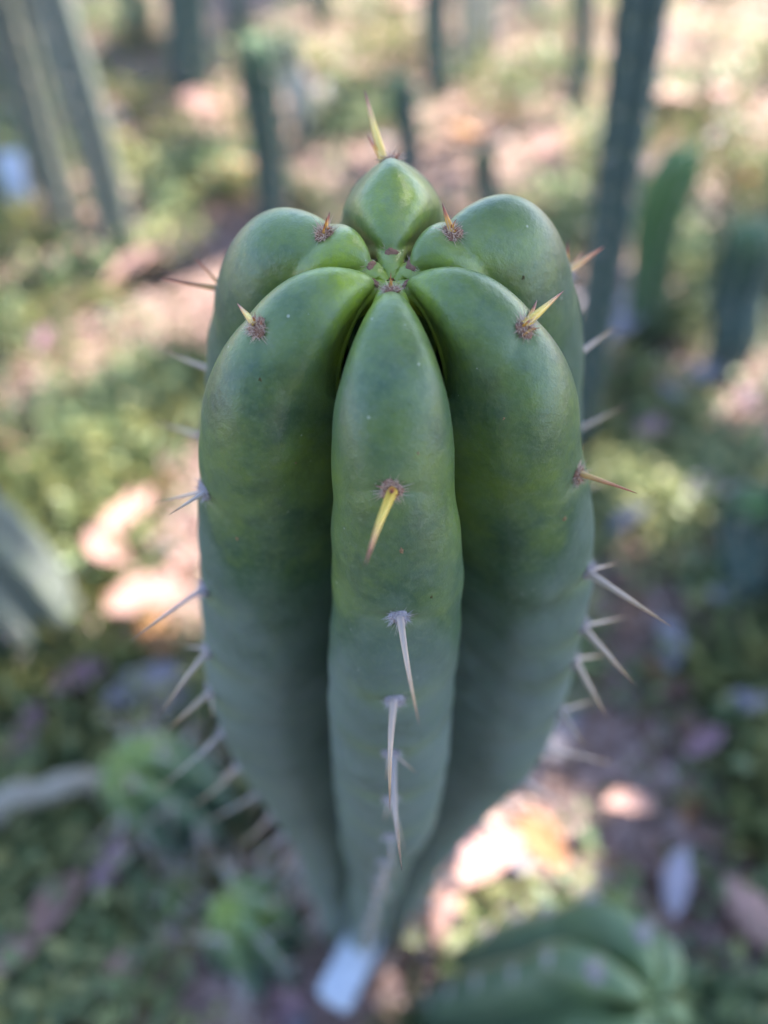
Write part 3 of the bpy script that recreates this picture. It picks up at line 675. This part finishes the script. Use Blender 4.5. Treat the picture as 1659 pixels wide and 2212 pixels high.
def leaves_mesh(name, C, D, U, size, asp, hue, mat):
    """many small pointed leaves: centre base C, direction D, up U"""
    D = D / np.linalg.norm(D, axis=1)[:, None]; S = np.cross(D, U); S /= np.linalg.norm(S, axis=1)[:, None]; N_ = np.cross(S, D)
    sz = size[:, None]; w_ = asp[:, None] * sz
    pts = [C, C + D * sz * .38 + S * w_ * .5 + N_ * sz * .06, C + D * sz * .75 + S * w_ * .34 + N_ * sz * .02, C + D * sz - N_ * sz * .08,
           C + D * sz * .75 - S * w_ * .34 + N_ * sz * .02, C + D * sz * .38 - S * w_ * .5 + N_ * sz * .06]
    V = np.stack(pts, 1).reshape(-1, 3); k = np.arange(len(C))[:, None] * 6
    Q = np.concatenate([k + np.array([[0, 1, 2, 3]]), k + np.array([[0, 3, 4, 5]])])
    return grid_mesh(name, V, Q, mat, None, True, {'hue': np.repeat(hue, 6)})
def fbm(x, y, s=0):
    v = 0
    for o_, a_ in ((1, 1), (2.1, .6), (4.3, .4)):
        v = v + a_ * np.sin(o_ * 3.3 * x + 1.7 * s + np.sin(o_ * 2.9 * y + s)) * np.cos(o_ * 3.1 * y - s * 2.3 + np.sin(o_ * 2.2 * x))
    return v
N = 9000
px_ = rng.uniform(-120, 1780, N * 3); py_ = rng.uniform(-120, 2330, N * 3)
gp = np.array([on_ground(a_, b_) for a_, b_ in zip(px_, py_)])
ar_ = 1 / np.abs((gp - CAM)[:, 2]); keep = (gp[:, 1] < 3.4) & (fbm(gp[:, 0] * 3.6, gp[:, 1] * 3.6, 1.0) > rng.normal(0.72, .50, len(gp)))
keep &= np.hypot(gp[:, 0], gp[:, 1]) > 0.06
gp = gp[keep][:N]
per = 9; cen = np.repeat(gp, per, 0); n_ = len(cen)
ang = rng.uniform(0, 2 * math.pi, n_); el = rng.uniform(0.1, 1.1, n_); scl = np.repeat(rng.uniform(.7, 1.5, len(gp)) * np.where(gp[:, 1] > .8, 1.35, 1.0), per)
off_ = np.stack([rng.normal(0, .012, n_), rng.normal(0, .012, n_), rng.uniform(0.0, .03, n_)], -1) * scl[:, None]
D_ = np.stack([np.cos(ang) * np.cos(el), np.sin(ang) * np.cos(el), np.sin(el)], -1)
C_ = cen + off_; C_[:, 2] = hgt(C_[:, 0], C_[:, 1]) + np.abs(off_[:, 2]) + .002
hue = np.clip(np.repeat(rng.normal(.40, .30, len(gp)) + .18 * fbm(gp[:, 0] * 1.3, gp[:, 1] * 1.3, 4), per) + rng.normal(0, .12, n_), 0, 1)
wo = leaves_mesh('low_weeds', C_, D_, np.tile([0, 0, 1.0], (n_, 1)) + rng.normal(0, .2, (n_, 3)), rng.uniform(.006, .015, n_) * scl, rng.uniform(.4, .75, n_), hue, M['weed'])
wo['kind'] = 'stuff'; wo['label'] = 'low green weeds covering the ground in patches'; wo['category'] = 'weeds'
# grass blades
nb = 9000
px_ = rng.uniform(-120, 1780, nb * 3); py_ = rng.uniform(-120, 2330, nb * 3); gb = np.array([on_ground(a_, b_) for a_, b_ in zip(px_, py_)])
gb = gb[(gb[:, 1] < 3.4) & (np.hypot(gb[:, 0], gb[:, 1]) > .06) & (fbm(gb[:, 0] * 2, gb[:, 1] * 2, 6) > rng.normal(.3, .3, len(gb)))][:nb]; nb = len(gb)
ang = rng.uniform(0, 6.28, nb); el = rng.uniform(.2, 1.3, nb)
gb[:, 2] = hgt(gb[:, 0], gb[:, 1])
gr = leaves_mesh('grass_blades', gb, np.stack([np.cos(ang) * np.cos(el), np.sin(ang) * np.cos(el), np.sin(el)], -1), np.tile([0, 0, 1.0], (nb, 1)), rng.uniform(.02, .085, nb), rng.uniform(.04, .1, nb), np.clip(rng.normal(.6, .25, nb), 0, 1), M['weed'])
gr['kind'] = 'stuff'; gr['label'] = 'short thin grass blades between the weeds'; gr['category'] = 'grass'
# leaf litter crumbs
nl = 26000
px_ = rng.uniform(-120, 1780, nl); py_ = rng.uniform(-120, 2330, nl); gl = np.array([on_ground(a_, b_) for a_, b_ in zip(px_, py_)])
gl = gl[(gl[:, 1] < 3.6) & (np.hypot(gl[:, 0], gl[:, 1]) > .04)]; nl = len(gl); gl[:, 2] = hgt(gl[:, 0], gl[:, 1]) + rng.uniform(.002, .008, nl)
ang = rng.uniform(0, 6.28, nl)
li = leaves_mesh('leaf_litter', gl, np.stack([np.cos(ang), np.sin(ang), rng.normal(.05, .2, nl)], -1), np.tile([0, 0, 1.0], (nl, 1)) + rng.normal(0, .25, (nl, 3)), rng.uniform(.006, .024, nl), rng.uniform(.25, .7, nl), np.clip(rng.normal(.5, .28, nl), 0, 1), M['litter'])
li['kind'] = 'stuff'; li['label'] = 'small dry leaf fragments and bark crumbs on the soil'; li['category'] = 'litter'

# ------------------------------------------------------------------ unseen shade tree (gaps cut in its crown to place the sun patches)
sun = np.array(SUN)
def ell(px, rx, ry):
    p = on_ground(*px); return (p[0], p[1], rx, ry)
GAPS = [ell((1060, 1900), .055, .065), ell((955, 2010), .05, .035), ell((345, 1310), .060, .075), ell((280, 1150), .05, .06), ell((90, 880), .09, .06), ell((150, 990), .06, .035), ell((320, 590), .07, .05),
        ell((290, 700), .06, .05), ell((640, 180), .14, .24), ell((460, 270), .12, .08), ell((505, 405), .06, .05), ell((1020, 330), .22, .16), ell((1150, 380), .12, .08), ell((1490, 260), .38, .20), ell((1420, 380), .15, .07), ell((1100, 240), .2, .12),
        ell((1560, 90), .45, .32), ell((1450, 150), .25, .2), ell((1100, 130), .36, .3), ell((1350, 560), .05, .04), ell((280, 30), .15, .1), ell((760, 60), .2, .15), ell((1620, 430), .1, .06),
        ell((560, 900), .05, .04), ell((100, 700), .06, .05)]
for _ in range(400):
    p = on_ground(random.uniform(-100, 1760), random.uniform(-100, 1500) if random.random() < .85 else random.uniform(1500, 2250)); rr = random.uniform(.012, .05) * (1.4 if p[1] > .8 else 1)
    t_ = np.clip((p[0] * -.38 + p[1] * -.29) / (.38 ** 2 + .29 ** 2), -.15, 1.2)
    if np.hypot(p[0] + .38 * t_, p[1] + .29 * t_) < .12 + rr or p[1] > 3: continue
    q = project(p); keep_ = 1.2 if q[1] < 450 else .75 if (q[1] < 500 or (q[0] < 480 and q[1] < 1450)) else .22
    if q[1] > 1450: continue
    if q[0] < 120 and 250 < q[1] < 480: continue
    if random.random() < keep_ * .4: GAPS.append((p[0], p[1], rr, rr * random.uniform(.6, 1.3)))
for cc in (cols[12], cols[13], cols[11], cols[17], cols[7], cols[8]):      # light reaching the sunny faces of the columns on that side
    pt = upright(cc[0], cc[1], cc[2]); b0, t0 = on_ground(*cc[0]), pt[0]
    for f_ in np.linspace(.15, .95, 9):
        p = b0 + (t0 - b0) * f_; GAPS.append((p[0] - sun[0] / sun[2] * p[2], p[1] - sun[1] / sun[2] * p[2], .045, .045))
def make_crown(ctr, rad, thick, nL, lsize, gaps):
    r_ = np.sqrt(rng.uniform(0, 1, nL)); th = rng.uniform(0, 6.28, nL)
    LC = ctr + np.stack([rad[0] * r_ * np.cos(th), rad[1] * r_ * np.sin(th), rng.normal(0, thick, nL) * (1.05 - .5 * r_)], -1)
    ang = rng.uniform(0, 6.28, nL); el = rng.normal(-.2, .5, nL)
    D = np.stack([np.cos(ang) * np.cos(el), np.sin(ang) * np.cos(el), np.sin(el)], -1); sz = rng.uniform(lsize * .75, lsize * 1.25, nL)
    mid = LC + D * sz[:, None] * .5; gxy = mid[:, :2] - sun[:2] / sun[2] * mid[:, 2:3]
    ok = np.ones(nL, bool); wob = 1 + .22 * np.sin(23 * gxy[:, 0] + 3 * np.sin(17 * gxy[:, 1]))
    for gx_, gy_, a_, b_ in gaps:
        ok &= ((gxy[:, 0] - gx_) / (a_ + .04)) ** 2 + ((gxy[:, 1] - gy_) / (b_ + .04)) ** 2 > wob
    return LC[ok], D[ok], sz[ok]
tree = empty('shade_tree', (4.9, 1.6, 0)); tag(tree, 'broad leafy shade tree out of view, crown gaps cut for sun patches', 'tree')
LC, D, sz = make_crown(np.array([2.55, 2.25, 3.3]), (2.7, 2.5), .38, 34000, .10, GAPS); nL = len(LC)
crown = leaves_mesh('crown', LC - np.array([4.9, 1.6, 0]), D, np.tile(sun, (nL, 1)) + rng.normal(0, .45, (nL, 3)), sz, rng.uniform(.5, .7, nL), np.clip(rng.normal(.3, .2, nL), 0, 1), M['weed'])
crown.parent = tree
bark = wool_material('bark', (0.07, 0.05, 0.04), (0.20, 0.16, 0.13))
tp = spline([(0, 0, -.05), (.05, .02, .8), (0, -.1, 1.7), (-.35, .1, 2.6), (-.9, .25, 3.2)], 10)
V, Q = tube(tp, np.linspace(.15, .07, len(tp)) * (1 + .06 * rng.standard_normal(len(tp))), 14); grid_mesh('trunk', V, Q, bark, tree)
for q in range(9):
    a_ = q * 6.28 / 9 + .3; s0 = np.array([-.05 - .08 * q, -.1 + .03 * q, 1.8 + .14 * q]); L = random.uniform(1.1, 1.9); e0 = np.array([-2.3 + L * math.cos(a_), .6 + L * math.sin(a_), random.uniform(3.1, 3.6)])
    V, Q = tube(spline([s0, s0 * .6 + e0 * .4 + rng.normal(0, .08, 3) + [0, 0, .2], e0], 8), np.linspace(.05, .012, 17), 8); grid_mesh('limb', V, Q, bark, tree)

# added unseen shrub behind the camera: keeps the low sky off the near side of the cacti
sh_ = empty('sky_block_shrub', (-.5, -2.3, 0)); tag(sh_, 'added leafy shrub behind the viewer, blocking low sky', 'shrub')
LC, D, sz = make_crown(np.array([0, 0, 1.35]), (2.2, .7), .62, 16000, .10, []); LC[:, 2] = np.clip(LC[:, 2], .15, 3.2); nL = len(LC)
leaves_mesh('crown', LC, D, np.tile([0, .6, .6], (nL, 1)) + rng.normal(0, .45, (nL, 3)), sz, rng.uniform(.5, .7, nL), np.clip(rng.normal(.3, .2, nL), 0, 1), M['weed']).parent = sh_
for q in range(7):
    x0 = -1.5 + .5 * q; V, Q = tube(spline([(x0 * .5, 0, -.05), (x0 * .8, .05, .7), (x0 * 1.1, rng.normal(0, .1), 1.9)], 8), np.linspace(.03, .008, 17), 8); grid_mesh('stem', V, Q, bark, sh_)
